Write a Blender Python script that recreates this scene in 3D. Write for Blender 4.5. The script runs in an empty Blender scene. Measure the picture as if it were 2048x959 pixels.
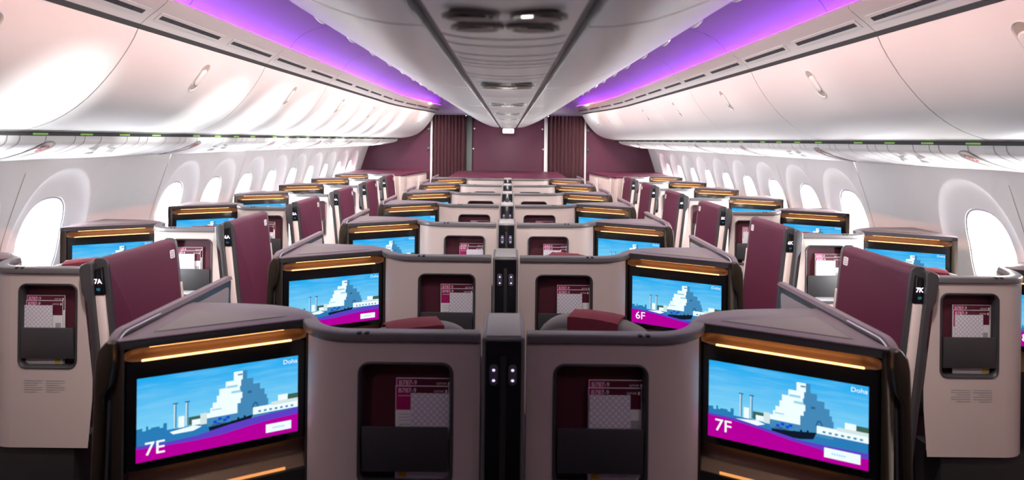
import bpy, bmesh, math, random
from mathutils import Vector, Matrix
from mathutils.geometry import tessellate_polygon

SC = bpy.context.scene
COL = SC.collection
PI = math.pi
R = math.radians
EYE = 1.66                      # eye height above the cabin floor
def Z(v): return EYE + v        # heights below are given relative to the eye
random.seed(7)

# ------------------------------------------------------------------ camera
cam_d = bpy.data.cameras.new('camera')
cam = bpy.data.objects.new('camera', cam_d); COL.objects.link(cam)
cam_d.sensor_width = 36.0
cam_d.lens = 1164.0 / 2048.0 * 36.0
cam_d.shift_x = (1024 - 1017.5) / 2048.0
cam_d.shift_y = -(479.5 - 280.0) / 2048.0
cam_d.clip_start = 0.05
cam.matrix_world = Matrix.Translation((0.008, 0, EYE)) @ Matrix.Rotation(PI/2, 4, 'X') @ Matrix.Rotation(R(0.6), 4, 'Z')
cam_d.dof.use_dof = True
cam_d.dof.focus_distance = 3.6
cam_d.dof.aperture_fstop = 3.2
SC.camera = cam

# ------------------------------------------------------------------ exposure, world, lights
SC.view_settings.view_transform = 'Standard'
SC.view_settings.look = 'None'
SC.view_settings.gamma = 1.0
SC.view_settings.use_curve_mapping = False
SC.view_settings.exposure = 0.12
SC.cycles.use_denoising = True
SC.cycles.max_bounces = 10
SC.cycles.diffuse_bounces = 6
SC.cycles.glossy_bounces = 4
SC.cycles.transparent_max_bounces = 8
SC.cycles.sample_clamp_indirect = 6.0
SC.cycles.caustics_reflective = False
SC.cycles.caustics_refractive = False

SKY = 3.0              # radiance of the bright haze outside
DAY = 40.0             # watts of daylight per window
PURPLE = 8.0          # strength of the purple cove strips
DOWN = 8.0              # watts of each added aisle fill light
PANEL_FILL = 5.5              # watts of each added fill light below the centre panels
WASH = 1.5            # watts of each warm pink wash lamp along the centre bins

world = bpy.data.worlds.new('daylight'); SC.world = world
world.use_nodes = True
bg = world.node_tree.nodes['Background']
bg.inputs[0].default_value = (0.93, 0.97, 1.0, 1)
bg.inputs[1].default_value = SKY

def area_light(name, loc, rot, sx, sy, power, color):
    l = bpy.data.lights.new(name, 'AREA'); l.shape = 'RECTANGLE'
    l.size = sx; l.size_y = sy; l.energy = power; l.color = color
    o = bpy.data.objects.new(name, l); COL.objects.link(o)
    o.location = loc; o.rotation_euler = rot
    return o

WPITCH, WY0 = 0.60, 3.10
WOFF = {-1: .08, 1: -.04}
WINDOWS = [n for n in range(-1, 11) if n != 1]
for n in WINDOWS:
    for s in (-1, 1):
        o = area_light('daylight', (s*2.70, WY0 + WOFF[s] + n*WPITCH, Z(-0.57)), (0, R(90)*s, 0), 0.44, 0.26, DAY, (1.0, 0.985, 0.96) if s > 0 else (0.95, 0.98, 1.0))

# sun glancing off the wing below the right-hand windows, up onto the left-hand bins
GLINT = 15.0
sd = bpy.data.lights.new('sun_off_wing', 'SUN'); sd.energy = GLINT; sd.angle = R(5); sd.color = (1, 0.98, 0.95)
so = bpy.data.objects.new('sun_off_wing', sd); COL.objects.link(so)
so.rotation_euler = Vector((-4.3, -0.9, 0.60)).to_track_quat('-Z', 'Y').to_euler()

# warm wash lamps along the top edges of the centre bins, aimed out at the side bins
for i in range(9):
    for sd in (-1, 1):
        y = .10 + 1.05*i
        l = area_light('wash_lamp', (sd*1.03, y, Z(.69)), (0, 0, 0), 1.04, .02, WASH, (1.0, 0.47, 0.36))
        l.rotation_euler = Vector((sd*.50, 0, -.45)).to_track_quat('-Z', 'Y').to_euler()
        l.data.spread = R(52)
        if i >= 0:  # fill added at the bin edges to brighten the shells and wings below
            l = area_light('aisle_fill', (sd*1.045, y+.3, Z(.668)), (0, 0, 0), .05, .16, DOWN*(.4 if i == 0 else .8 if i == 1 else 1), (1.0, 0.88, 0.84))
            l.rotation_euler = Vector((sd*.15, .60, -1)).to_track_quat('-Z', 'Y').to_euler()
            l.data.spread = R(84)

# fill lights added below the centre service panels, aimed forward onto the shells
for k in range(1, 9):
    l = area_light('lens_and_fill_light', (0, .45+1.1*(k-1)+.48, Z(.165)), (0, 0, 0), .12, .06, PANEL_FILL*(.05 if k == 1 else .5 if k == 2 else 1), (1.0, 0.90, 0.86))
    l.rotation_euler = Vector((0, .75, -1)).to_track_quat('-Z', 'Y').to_euler()
    l.data.spread = R(150)

# ------------------------------------------------------------------ materials
def lin(r, g, b):
    f = lambda c: c/12.92 if c <= 0.04045 else ((c+0.055)/1.055)**2.4
    return (f(r/255), f(g/255), f(b/255), 1)
def mat(name, col, rough=0.5, metal=0.0, spec=0.5, noise=0.0, nscale=60, bump=0.0, coat=0.0, emit=None, estr=0.0):
    m = bpy.data.materials.new(name); m.use_nodes = True
    nt = m.node_tree; b = nt.nodes['Principled BSDF']
    b.inputs['Base Color'].default_value = col
    b.inputs['Roughness'].default_value = rough
    b.inputs['Metallic'].default_value = metal
    b.inputs['Specular IOR Level'].default_value = spec
    b.inputs['Coat Weight'].default_value = coat
    if emit:
        b.inputs['Emission Color'].default_value = emit
        b.inputs['Emission Strength'].default_value = estr
    if noise or bump:
        tc = nt.nodes.new('ShaderNodeTexCoord'); nz = nt.nodes.new('ShaderNodeTexNoise')
        nz.inputs['Scale'].default_value = nscale; nz.inputs['Detail'].default_value = 3
        nt.links.new(tc.outputs['Object'], nz.inputs['Vector'])
        if noise:
            mx = nt.nodes.new('ShaderNodeMix'); mx.data_type = 'RGBA'; mx.blend_type = 'MULTIPLY'
            mx.inputs[0].default_value = 1.0
            mx.inputs[6].default_value = col
            mr = nt.nodes.new('ShaderNodeMapRange'); mr.inputs[3].default_value = 1-noise; mr.inputs[4].default_value = 1+noise
            nt.links.new(nz.outputs['Fac'], mr.inputs[0]); nt.links.new(mr.outputs[0], mx.inputs[7])
            nt.links.new(mx.outputs[2], b.inputs['Base Color'])
        if bump:
            bp = nt.nodes.new('ShaderNodeBump'); bp.inputs['Strength'].default_value = bump; bp.inputs['Distance'].default_value = 0.002
            nt.links.new(nz.outputs['Fac'], bp.inputs['Height']); nt.links.new(bp.outputs[0], b.inputs['Normal'])
    return m
def emis(name, col, strength):
    m = bpy.data.materials.new(name); m.use_nodes = True
    nt = m.node_tree; nt.nodes.clear()
    e = nt.nodes.new('ShaderNodeEmission'); e.inputs[0].default_value = col; e.inputs[1].default_value = strength
    o = nt.nodes.new('ShaderNodeOutputMaterial'); nt.links.new(e.outputs[0], o.inputs[0])
    return m

M = {}
M['white'] = mat('white_panel', (0.80, 0.79, 0.775, 1), 0.34, noise=0.015, nscale=8)
M['wall'] = mat('white_sidewall', (0.80, 0.79, 0.785, 1), 0.5, noise=0.015, nscale=8)
M['lilac'] = mat('lilac_window_rim', (0.50, 0.48, 0.56, 1), 0.5, noise=0.02)
M['bin'] = mat('white_bin_gloss', (0.80, 0.79, 0.775, 1), 0.32, noise=0.01, nscale=5)
M['center_bin'] = mat('white_centre_bin_gloss', (0.84, 0.83, 0.82, 1), 0.22, noise=0.01, nscale=5)
M['ceiling'] = mat('ceiling_purple_tint', (0.80, 0.68, 0.80, 1), 0.55, noise=0.01)  # lilac tint put into the colour to deepen the purple cove light
M['beige'] = mat('beige_plastic', (0.42, 0.37, 0.32, 1), 0.5, noise=0.03)
M['gap'] = mat('dark_gap', (0.012, 0.012, 0.014, 1), 0.6, noise=0.05)
M['slot'] = mat('vent_slot_grey', (0.05, 0.055, 0.065, 1), 0.5, noise=0.05)
M['green'] = mat('green_glow_strip', (0.25, 0.55, 0.08, 1), 0.5, noise=0.05)
M['taupe'] = mat('taupe_shell', lin(196, 180, 174), 0.42, metal=0.0, noise=0.03, nscale=180)
M['taupe2'] = mat('pale_taupe_inlay', lin(206, 190, 184), 0.45, noise=0.03, nscale=180)
M['trim'] = mat('charcoal_trim', (0.045, 0.043, 0.046, 1), 0.32, noise=0.04, nscale=120)
M['rail'] = mat('grey_top_rail', (0.13, 0.122, 0.126, 1), 0.35, noise=0.04, nscale=120)
M['mauve'] = mat('mauve_grey_top', lin(114, 99, 106), 0.45, noise=0.05, nscale=220)
M['mauve2'] = mat('grey_inlay', lin(122, 112, 112), 0.5, noise=0.05, nscale=220)
M['black'] = mat('gloss_black_bezel', (0.006, 0.006, 0.007, 1), 0.18, noise=0.05)
M['base'] = mat('dark_base', (0.012, 0.012, 0.013, 1), 0.6, noise=0.1, nscale=40)
M['bronze'] = mat('bronze_recess', (0.28, 0.19, 0.125, 1), 0.40, metal=0.2, noise=0.06, nscale=90)
M['maroon'] = mat('maroon_shell', lin(88, 34, 56), 0.42, noise=0.05, nscale=200)
M['maroon_in'] = mat('maroon_pocket_lining', lin(74, 20, 36), 0.7, noise=0.06, nscale=200)
M['maroon_wall'] = mat('maroon_bulkhead', lin(80, 28, 52), 0.55, noise=0.05, nscale=120, bump=0.1)
M['curtain'] = mat('maroon_curtain', lin(80, 44, 52), 0.9, noise=0.1, nscale=100, bump=0.2)
M['flap'] = mat('charcoal_flap', (0.036, 0.035, 0.038, 1), 0.55, noise=0.08, nscale=240, bump=0.1)
M['seat'] = mat('grey_seat_fabric', lin(112, 108, 108), 0.8, noise=0.1, nscale=260, bump=0.2)
M['seat2'] = mat('dark_seat_fabric', lin(78, 75, 76), 0.85, noise=0.1, nscale=260, bump=0.2)
M['cover'] = mat('maroon_head_cover', lin(112, 34, 50), 0.85, noise=0.12, nscale=160, bump=0.25)
M['carpet'] = mat('dark_carpet', (0.035, 0.025, 0.032, 1), 0.95, noise=0.3, nscale=90, bump=0.3)
M['chrome'] = mat('chrome', (0.75, 0.75, 0.76, 1), 0.15, metal=1.0, noise=0.02)
M['sign_grey'] = mat('grey_sign_housing', (0.36, 0.34, 0.33, 1), 0.5, noise=0.03)
M['red'] = mat('red_mark', (0.6, 0.03, 0.03, 1), 0.5, noise=0.03)
M['recess'] = mat('dark_bowl', (0.045, 0.04, 0.036, 1), 0.3, noise=0.05)
M['greenpost'] = mat('grey_green_post', (0.075, 0.09, 0.085, 1), 0.5, noise=0.05)
M['paper'] = mat('white_paper', (0.75, 0.73, 0.74, 1), 0.6, noise=0.02)
M['ink_magenta'] = mat('magenta_ink', lin(160, 14, 92), 0.5, noise=0.03)
M['ink_maroon'] = mat('maroon_ink', lin(84, 10, 40), 0.5, noise=0.03)
M['ink_white'] = mat('white_ink', (0.8, 0.75, 0.78, 1), 0.5, noise=0.02)
M['ink_grey'] = mat('grey_ink', (0.35, 0.33, 0.33, 1), 0.5, noise=0.03)
M['ink_yellow'] = mat('yellow_ink', (0.8, 0.55, 0.03, 1), 0.5, noise=0.03)
M['led_orange'] = emis('amber_strip', (1.0, 0.46, 0.15, 1), 4.5)
M['led_amber_top'] = emis('amber_top_strip', (1.0, 0.44, 0.15, 1), 8.0)
M['led_amber_low'] = emis('amber_low_strip', (1.0, 0.40, 0.12, 1), 0.9)
M['switch'] = mat('violet_grey_switch', (0.10, 0.09, 0.13, 1), 0.4, noise=0.04)
M['post_top'] = mat('pale_grey_post_top', lin(158, 155, 152), 0.45, noise=0.04, nscale=200)
M['dark_bronze'] = mat('dark_bronze_edge', (0.05, 0.038, 0.027, 1), 0.32, metal=0.5, noise=0.05, nscale=90)
M['led_white'] = emis('button_light', (0.74, 0.60, 1.0, 1), 1.4)
M['led_digit'] = emis('seat_digit_light', (0.95, 0.80, 1.0, 1), 2.2)
M['led_teal'] = emis('teal_pilot_light', (0.1, 0.55, 0.8, 1), 0.2)
M['lamp'] = emis('lens_and_fill_light', (1.0, 0.97, 0.92, 1), 3.0)
M['led_purple'] = emis('purple_strip', (0.33, 0.03, 1.0, 1), PURPLE)
# screen picture colours (all light given off by the display)
def scr(n, r, g, b, k=1.0): M[n] = emis(n, lin(r, g, b), k)
scr('scr_cyan', 150, 205, 225); scr('scr_white', 232, 246, 250); scr('scr_cream', 205, 222, 222); scr('scr_shade', 66, 132, 178)
scr('scr_shade2', 40, 96, 140); scr('scr_water', 40, 120, 178); scr('scr_violet', 92, 62, 190); scr('scr_magenta', 176, 0, 150)
scr('scr_dark', 14, 26, 44); scr('scr_blue', 20, 70, 210); scr('scr_city', 40, 120, 175); scr('scr_green', 60, 96, 84); scr('scr_text', 250, 252, 255); scr('scr_faint', 150, 205, 235)
def screen_sky():
    m = bpy.data.materials.new('screen_sky'); m.use_nodes = True
    nt = m.node_tree; nt.nodes.clear()
    uv = nt.nodes.new('ShaderNodeUVMap'); sp = nt.nodes.new('ShaderNodeSeparateXYZ')
    nz = nt.nodes.new('ShaderNodeTexNoise'); nz.inputs['Scale'].default_value = 3.0; nz.inputs['Detail'].default_value = 4
    mp = nt.nodes.new('ShaderNodeMapping'); mp.inputs['Scale'].default_value = (1.0, 4.0, 1)
    rp = nt.nodes.new('ShaderNodeValToRGB')
    rp.color_ramp.elements[0].position = 0.25; rp.color_ramp.elements[0].color = lin(128, 208, 240)
    rp.color_ramp.elements[1].position = 1.0; rp.color_ramp.elements[1].color = lin(24, 164, 232)
    mx = nt.nodes.new('ShaderNodeMix'); mx.data_type = 'RGBA'; mx.inputs[7].default_value = lin(140, 208, 240)
    mr = nt.nodes.new('ShaderNodeMapRange'); mr.inputs[1].default_value = 0.45; mr.inputs[2].default_value = 0.75; mr.inputs[4].default_value = 0.45
    e = nt.nodes.new('ShaderNodeEmission'); o = nt.nodes.new('ShaderNodeOutputMaterial')
    L = nt.links.new
    L(uv.outputs[0], sp.inputs[0]); L(sp.outputs[1], rp.inputs[0]); L(uv.outputs[0], mp.inputs[0]); L(mp.outputs[0], nz.inputs['Vector'])
    L(nz.outputs['Fac'], mr.inputs[0]); L(mr.outputs[0], mx.inputs[0]); L(rp.outputs[0], mx.inputs[6]); L(mx.outputs[2], e.inputs[0]); L(e.outputs[0], o.inputs[0])
    return m
M['scr_sky'] = screen_sky()
def lattice():
    m = mat('white_lattice_paper', (0.72, 0.69, 0.74, 1), 0.6)
    nt = m.node_tree; b = nt.nodes['Principled BSDF']
    tc = nt.nodes.new('ShaderNodeTexCoord'); sp = nt.nodes.new('ShaderNodeSeparateXYZ')
    nt.links.new(tc.outputs['Object'], sp.inputs[0])
    def mth(op, a, bb):
        n = nt.nodes.new('ShaderNodeMath'); n.operation = op
        for i, v in enumerate((a, bb)):
            if v is None: continue
            if isinstance(v, (int, float)): n.inputs[i].default_value = v
            else: nt.links.new(v, n.inputs[i])
        return n.outputs[0]
    x, z = sp.outputs[0], sp.outputs[2]
    outs = []
    for sgn in (1, -1):
        t = mth('MULTIPLY', mth('ADD', x, mth('MULTIPLY', z, sgn)), 62.0)
        f = mth('ABSOLUTE', mth('SUBTRACT', mth('FRACT', t, None), 0.5), None)
        outs.append(mth('LESS_THAN', f, 0.14))
    k = mth('MAXIMUM', outs[0], outs[1])
    mx = nt.nodes.new('ShaderNodeMix'); mx.data_type = 'RGBA'
    mx.inputs[6].default_value = (0.74, 0.71, 0.75, 1); mx.inputs[7].default_value = (0.50, 0.47, 0.53, 1)
    nt.links.new(k, mx.inputs[0]); nt.links.new(mx.outputs[2], b.inputs['Base Color'])
    return m
M['lattice'] = lattice()
def glass():
    m = bpy.data.materials.new('window_pane'); m.use_nodes = True
    nt = m.node_tree; nt.nodes.clear()
    t = nt.nodes.new('ShaderNodeBsdfTransparent'); t.inputs[0].default_value = (0.95, 0.97, 1, 1)
    g = nt.nodes.new('ShaderNodeBsdfGlossy'); g.inputs['Roughness'].default_value = 0.05
    mx = nt.nodes.new('ShaderNodeMixShader'); mx.inputs[0].default_value = 0.05
    o = nt.nodes.new('ShaderNodeOutputMaterial')
    nt.links.new(t.outputs[0], mx.inputs[1]); nt.links.new(g.outputs[0], mx.inputs[2]); nt.links.new(mx.outputs[0], o.inputs[0])
    return m
M['glass'] = glass()

# ------------------------------------------------------------------ mesh helpers
class MB:
    def __init__(s): s.v = []; s.f = []; s.m = []; s.mats = []; s.uv = {}
    def mi(s, name):
        if name not in s.mats: s.mats.append(name)
        return s.mats.index(name)
    def pts(s, ps):
        i = len(s.v); s.v += [tuple(p) for p in ps]; return list(range(i, i+len(ps)))
    def face(s, idx, mat): s.f.append(tuple(idx)); s.m.append(s.mi(mat))
    def poly(s, ps, mat): s.face(s.pts(ps), mat)
    def box(s, a, b, mat):
        x0, y0, z0 = a; x1, y1, z1 = b
        s.hexa([(x0,y0,z0),(x1,y0,z0),(x1,y1,z0),(x0,y1,z0)], [(x0,y0,z1),(x1,y0,z1),(x1,y1,z1),(x0,y1,z1)], mat)
    def hexa(s, lo, hi, mat): s.loft([lo, hi], mat, closed=True, caps=True)
    def loft(s, loops, mat, closed=True, caps=False):
        ids = [s.pts(l) for l in loops]; n = len(loops[0])
        for a, b in zip(ids, ids[1:]):
            for i in range(n if closed else n-1):
                j = (i+1) % n
                s.face((a[i], a[j], b[j], b[i]), mat)
        if caps:
            s.face(ids[0][::-1], mat); s.face(ids[-1], mat)
    def prism(s, outline, fn, t0, t1, mat):
        """2-D outline pushed from t0 to t1; fn(u, w, t) -> xyz"""
        s.loft([[fn(u, w, t0) for u, w in outline], [fn(u, w, t1) for u, w in outline]], mat, True, True)
    def plate(s, outer, holes, fn, mat):
        polys = [[Vector((p[0], p[1], 0)) for p in outer]] + [[Vector((p[0], p[1], 0)) for p in h] for h in holes]
        flat = [p for l in polys for p in l]
        ids = s.pts([fn(p.x, p.y) for p in flat])
        for t in tessellate_polygon(polys): s.face([ids[i] for i in t], mat)
    def text(s, string, size, fn, mat, align='LEFT', bold=0.0):
        c = bpy.data.curves.new('t', 'FONT'); c.body = string; c.size = size; c.align_x = align; c.offset = bold; c.resolution_u = 3
        o = bpy.data.objects.new('t', c); COL.objects.link(o)
        dg = bpy.context.evaluated_depsgraph_get(); dg.update()
        me = bpy.data.meshes.new_from_object(o.evaluated_get(dg))
        ids = s.pts([fn(v.co.x, v.co.y) for v in me.vertices])
        for p in me.polygons: s.face([ids[i] for i in p.vertices], mat)
        bpy.data.objects.remove(o); bpy.data.curves.remove(c); bpy.data.meshes.remove(me)
    def mesh(s, name, bevel=0.0, segs=2, smooth=True, angle=32, recalc=True, mirror=False):
        me = bpy.data.meshes.new(name)
        bm = bmesh.new()
        vs = [bm.verts.new((-p[0] if mirror else p[0], p[1], p[2])) for p in s.v]
        for f, m in zip(s.f, s.m):
            try:
                fc = bm.faces.new([vs[i] for i in f]); fc.material_index = m
            except ValueError: pass
        if bevel or recalc:
            bmesh.ops.remove_doubles(bm, verts=bm.verts, dist=1e-6)
        if recalc: bmesh.ops.recalc_face_normals(bm, faces=bm.faces)
        if bevel:
            ed = [e for e in bm.edges if len(e.link_faces) == 2 and e.calc_face_angle(0) > R(28)]
            bmesh.ops.bevel(bm, geom=ed, offset=bevel, segments=segs, profile=0.5, affect='EDGES', clamp_overlap=True)
        bm.to_mesh(me); bm.free()
        for n in s.mats: me.materials.append(M[n])
        if smooth and len(me.polygons):
            me.shade_smooth(); me.set_sharp_from_angle(angle=R(angle))
        return me

def link(name, me, parent=None, loc=(0, 0, 0), rz=0.0):
    o = bpy.data.objects.new(name, me); COL.objects.link(o)
    o.location = loc; o.rotation_euler = (0, 0, rz)
    if parent: o.parent = parent
    return o
def tag(o, label, cat, group=None, kind=None):
    o['label'] = label; o['category'] = cat
    if group: o['group'] = group
    if kind: o['kind'] = kind
    return o
def struct(o, label=None, cat=None):
    o['kind'] = 'structure'
    if label: o['label'] = label; o['category'] = cat
    return o
def empty(name, loc=(0, 0, 0), rz=0.0):
    o = bpy.data.objects.new(name, None); COL.objects.link(o); o.location = loc; o.rotation_euler = (0, 0, rz); o.empty_display_size = 0.1
    return o
ORD = ['first', 'second', 'third', 'fourth', 'fifth', 'sixth', 'seventh', 'eighth', 'ninth', 'tenth', 'eleventh', 'twelfth', 'thirteenth', 'fourteenth', 'fifteenth', 'sixteenth', 'seventeenth', 'eighteenth']

def rrect(x0, x1, z0, z1, r, n=6):
    out = []
    for cx, cz, a0 in ((x1-r, z1-r, 0), (x0+r, z1-r, 90), (x0+r, z0+r, 180), (x1-r, z0+r, 270)):
        for i in range(n+1):
            a = R(a0 + 90*i/n); out.append((cx + r*math.cos(a), cz + r*math.sin(a)))
    return out
def sweep(mb, path, section, mat, caps=True, up=Vector((0, 0, 1))):
    """section: list of (across, up) points swept along a 3-D path"""
    loops = []
    P = [Vector(p) for p in path]
    for i, p in enumerate(P):
        d = (P[min(i+1, len(P)-1)] - P[max(i-1, 0)]).normalized()
        side = d.cross(up).normalized()
        loops.append([tuple(p + side*a + up*b) for a, b in section])
    mb.loft(loops, mat, True, caps)
def bez(p0, p1, p2, n):
    return [tuple((1-t)**2*a + 2*t*(1-t)*b + t*t*c for a, b, c in zip(p0, p1, p2)) for t in [i/n for i in range(n+1)]]
def sstep(t): t = max(0, min(1, t)); return t*t*(3-2*t)
def warp(x, y):
    """the cabin crown narrows a little towards the nose"""
    ax = abs(x)
    w = sstep((ax-1.08)/0.27) if ax < 1.7 else 1 - sstep((ax-1.75)/0.6)
    k = 0.27*sstep((y-7.2)/3.6)*1.35 if y > 7.2 else 0
    return math.copysign(ax - min(k, 0.30)*w, x)

YR, YF = -1.33, 9.84            # added rear partition and front bulkhead
# ================================================================== SETTING
mb = MB(); mb.box((-2.62, YR, -0.05), (2.62, YF+0.1, 0), 'carpet')
struct(link('floor', mb.mesh('floor')), 'dark carpeted cabin floor running under all the suites', 'floor')

# ---- side walls with scooped window openings
WPROF = [(2.30, -0.04), (2.33, -0.08), (2.36, -0.125), (2.42, -0.30), (2.47, -0.45), (2.50, -0.55), (2.53, -0.75), (2.56, -1.0), (2.57, -1.3), (2.55, -1.66)]
def wallx(z):
    for (x0, z0), (x1, z1) in zip(WPROF, WPROF[1:]):
        if z <= z0 and z >= z1:
            t = (z-z0)/(z1-z0); return x0 + (x1-x0)*t
    return WPROF[0][0] if z > 0 else WPROF[-1][0]
WZC, WA, WB = -0.585, 0.150, 0.250
ZT, ZB = -0.04, -1.30
def rsup(al, a, bt, bb, n):
    b = bt if math.sin(al) >= 0 else bb
    return (abs(math.cos(al)/a)**n + abs(math.sin(al)/b)**n)**(-1/n)
def rrec(al):
    c, s = math.cos(al), math.sin(al); r = 1e9
    if abs(c) > 1e-9: r = min(r, 0.30/abs(c))
    if s > 1e-9: r = min(r, (ZT-WZC)/s)
    if s < -1e-9: r = min(r, (ZB-WZC)/s)
    return r
ANG = sorted(set([2*PI*i/56 for i in range(56)] + [math.atan2(dz, dx) % (2*PI) for dx in (-.30, .30) for dz in (ZT-WZC, ZB-WZC)]))
def wall_mesh(sd):
    mb = MB()
    ys = []
    for n in range(-8, 12):
        yc = WY0 + WOFF[sd] + n*WPITCH
        y0, y1 = max(yc-.30, YR), min(yc+.30, YF)
        if y1 <= y0: continue
        if n in WINDOWS:
            loops = []
            def ring(fr, off):
                out = []
                for al in ANG:
                    r = fr(al); z = WZC + r*math.sin(al); y = yc + r*math.cos(al)
                    out.append((sd*(wallx(z)+off), y, Z(z)))
                return out
            rw = lambda al: rsup(al, WA, WB, WB, 2.7)
            ra = lambda al: rsup(al, 0.262, 0.405, 0.50, 2.3)
            def rmix(t): return lambda al: rw(al)*(1-t) + ra(al)*t
            loops.append(ring(rw, 0.125)); loops.append(ring(rw, 0.053))
            for t, o in ((0.12, 0.050), (0.3, 0.046), (0.5, 0.039), (0.7, 0.029), (0.86, 0.017), (0.95, 0.007), (1.0, 0.002), (1.04, 0.0)):
                loops.append(ring(rmix(t), o))
            loops.append(ring(rrec, 0.0))
            mb.loft(loops, 'wall', True)
            top = [(yc-.30), (yc+.30)]
        else:
            zs = [ZT, -.08, -.125, -.3, -.45, -.55, -.75, -1.0, ZB]
            for za, zb in zip(zs, zs[1:]):
                mb.poly([(sd*wallx(za), y0, Z(za)), (sd*wallx(za), y1, Z(za)), (sd*wallx(zb), y1, Z(zb)), (sd*wallx(zb), y0, Z(zb))], 'wall')
        mb.poly([(sd*wallx(ZB), y0, Z(ZB)), (sd*wallx(ZB), y1, Z(ZB)), (sd*2.55, y1, 0), (sd*2.55, y0, 0)], 'wall')
    # panel joints: thin dark lines between pairs of windows
    zs = [-.10, -.125, -.2, -.3, -.45, -.55, -.75, -1.0, -1.3]
    for n in range(-6, 12, 2):
        y = WY0 + WOFF[sd] + (n-.5)*WPITCH
        if not (YR < y < YF): continue
        for za, zb in zip(zs, zs[1:]):
            x0, x1 = sd*(wallx(za)-.0012), sd*(wallx(zb)-.0012)
            mb.poly([(x0, y-.0025, Z(za)), (x0, y+.0025, Z(za)), (x1, y+.0025, Z(zb)), (x1, y-.0025, Z(zb))], 'beige')
    return mb.mesh('wall', angle=50)
struct(link('wall_left', wall_mesh(-1)), 'white left sidewall with a row of oval windows', 'wall')
struct(link('wall_right', wall_mesh(1)), 'white right sidewall with a row of oval windows', 'wall')

def window_meshes(sd):
    fr = MB(); loops = []
    for k, off in ((0.93, 0.112), (0.93, 0.066), (0.96, 0.058), (1.0, 0.060), (1.0, 0.112)):
        loops.append([(sd*(wallx(WZC+k*rsup(a, WA, WB, WB, 2.7)*math.sin(a))+off), k*rsup(a, WA, WB, WB, 2.7)*math.cos(a), Z(WZC+k*rsup(a, WA, WB, WB, 2.7)*math.sin(a))) for a in ANG])
    fr.loft(loops, 'lilac', True)
    pn = MB(); pl = []
    for off in (0.098, 0.101):
        pl.append([(sd*(wallx(WZC)+off + (wallx(WZC+.94*rsup(a, WA, WB, WB, 2.7)*math.sin(a))-wallx(WZC))), .94*rsup(a, WA, WB, WB, 2.7)*math.cos(a), Z(WZC+.94*rsup(a, WA, WB, WB, 2.7)*math.sin(a))) for a in ANG])
    pn.poly(pl[0], 'glass')
    return fr.mesh('window_frame'), pn.mesh('pane')
wc = 0
for sd, side in ((-1, 'left'), (1, 'right')):
    fm, pm = window_meshes(sd)
    for n in WINDOWS:
        wc += 1
        e = struct(empty('window_%d' % wc, (0, WY0+WOFF[sd]+n*WPITCH, 0)))
        link('window_frame', fm, e); link('pane', pm, e)

# ---- purple ceiling coves
CPROF = [(1.462, 0.565), (1.458, 0.60), (1.43, 0.645), (1.38, 0.69), (1.30, 0.73), (1.20, 0.757), (1.08, 0.772), (0.90, 0.78), (0.0, 0.78)]
NY = [YR + i*(YF-YR)/36 for i in range(37)]
mb = MB()
for sd in (-1, 1):
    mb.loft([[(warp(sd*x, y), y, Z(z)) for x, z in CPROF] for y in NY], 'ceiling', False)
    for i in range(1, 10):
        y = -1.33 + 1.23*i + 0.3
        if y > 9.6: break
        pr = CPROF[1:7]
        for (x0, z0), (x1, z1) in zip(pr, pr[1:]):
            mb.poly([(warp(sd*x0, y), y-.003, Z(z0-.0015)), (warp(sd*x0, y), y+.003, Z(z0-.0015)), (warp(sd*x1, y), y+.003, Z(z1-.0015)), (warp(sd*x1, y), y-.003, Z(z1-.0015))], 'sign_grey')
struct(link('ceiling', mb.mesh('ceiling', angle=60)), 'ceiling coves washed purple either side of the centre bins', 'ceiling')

# ---- unseen opaque liner added behind the bins to block sky light
mb = MB()
for sd in (-1, 1):
    mb.loft([[(sd*x, y, Z(z)) for x, z in ((2.30, -.045), (2.42, -.02), (2.42, .30), (2.0, .62), (1.60, .80), (1.3, .90), (0, .92))] for y in (YR, YF)], 'gap', False)
struct(link('crown_light_block', mb.mesh('crown_light_block')))
# ---- unseen partition added behind the viewer to keep out rear light
mb = MB(); mb.box((-2.62, YR-.05, 0), (2.62, YR, Z(0.8)), 'mauve')
struct(link('rear_light_block', mb.mesh('rear_light_block')))

# ---- front bulkhead
YB = YF
mb = MB()
mb.box((-2.60, YB, 0), (2.60, YB+.06, Z(0.40)), 'maroon_wall')
struct(link('wall_front', mb.mesh('wall_front')), 'maroon bulkhead across the front of the cabin', 'wall')
mb = MB(); mb.box((-1.7, YB-.03, Z(0.415)), (1.7, YB+.06, Z(0.80)), 'white')
struct(link('trim_1', mb.mesh('trim', bevel=.004)), 'white header strip above the curtains on the front bulkhead', 'trim')
for i, (x0, x1, mname, lb) in enumerate(((-1.31, -1.275, 'white', 'white upright trim left of the left curtain'), (1.275, 1.31, 'white', 'white upright trim right of the right curtain'),
        (-0.71, -0.61, 'greenpost', 'grey green upright between left curtain and centre panel'), (0.605, 0.665, 'white', 'white upright trim between centre panel and right curtain'))):
    mb = MB(); mb.box((x0, YB-.05, 0), (x1, YB-.001, Z(0.412)), mname)
    struct(link('trim_%d' % (i+2), mb.mesh('trim', bevel=.004)), lb, 'trim')
# centre bulkhead panel with four round studs
e = tag(empty('bulkhead_panel', (0, YB-.012, 0)), 'plain maroon centre panel of the front bulkhead with four pale studs', 'panel')
mb = MB(); mb.box((-.605, 0, 0), (.60, .011, Z(.41)), 'maroon_wall'); link('panel_board', mb.mesh('panel', bevel=.002), e)
for x, z in ((-.575, .19), (.575, .19), (-.59, -.15), (.59, -.15)):
    mb = MB(); n = 14
    mb.loft([[(x+r*math.cos(2*PI*i/n), y, Z(z)+r*math.sin(2*PI*i/n)) for i in range(n)] for r, y in ((.014, 0), (.014, -.006), (.009, -.011), (.002, -.012))], 'ink_white', True, True)
    link('stud', mb.mesh('stud'), e)
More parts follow.
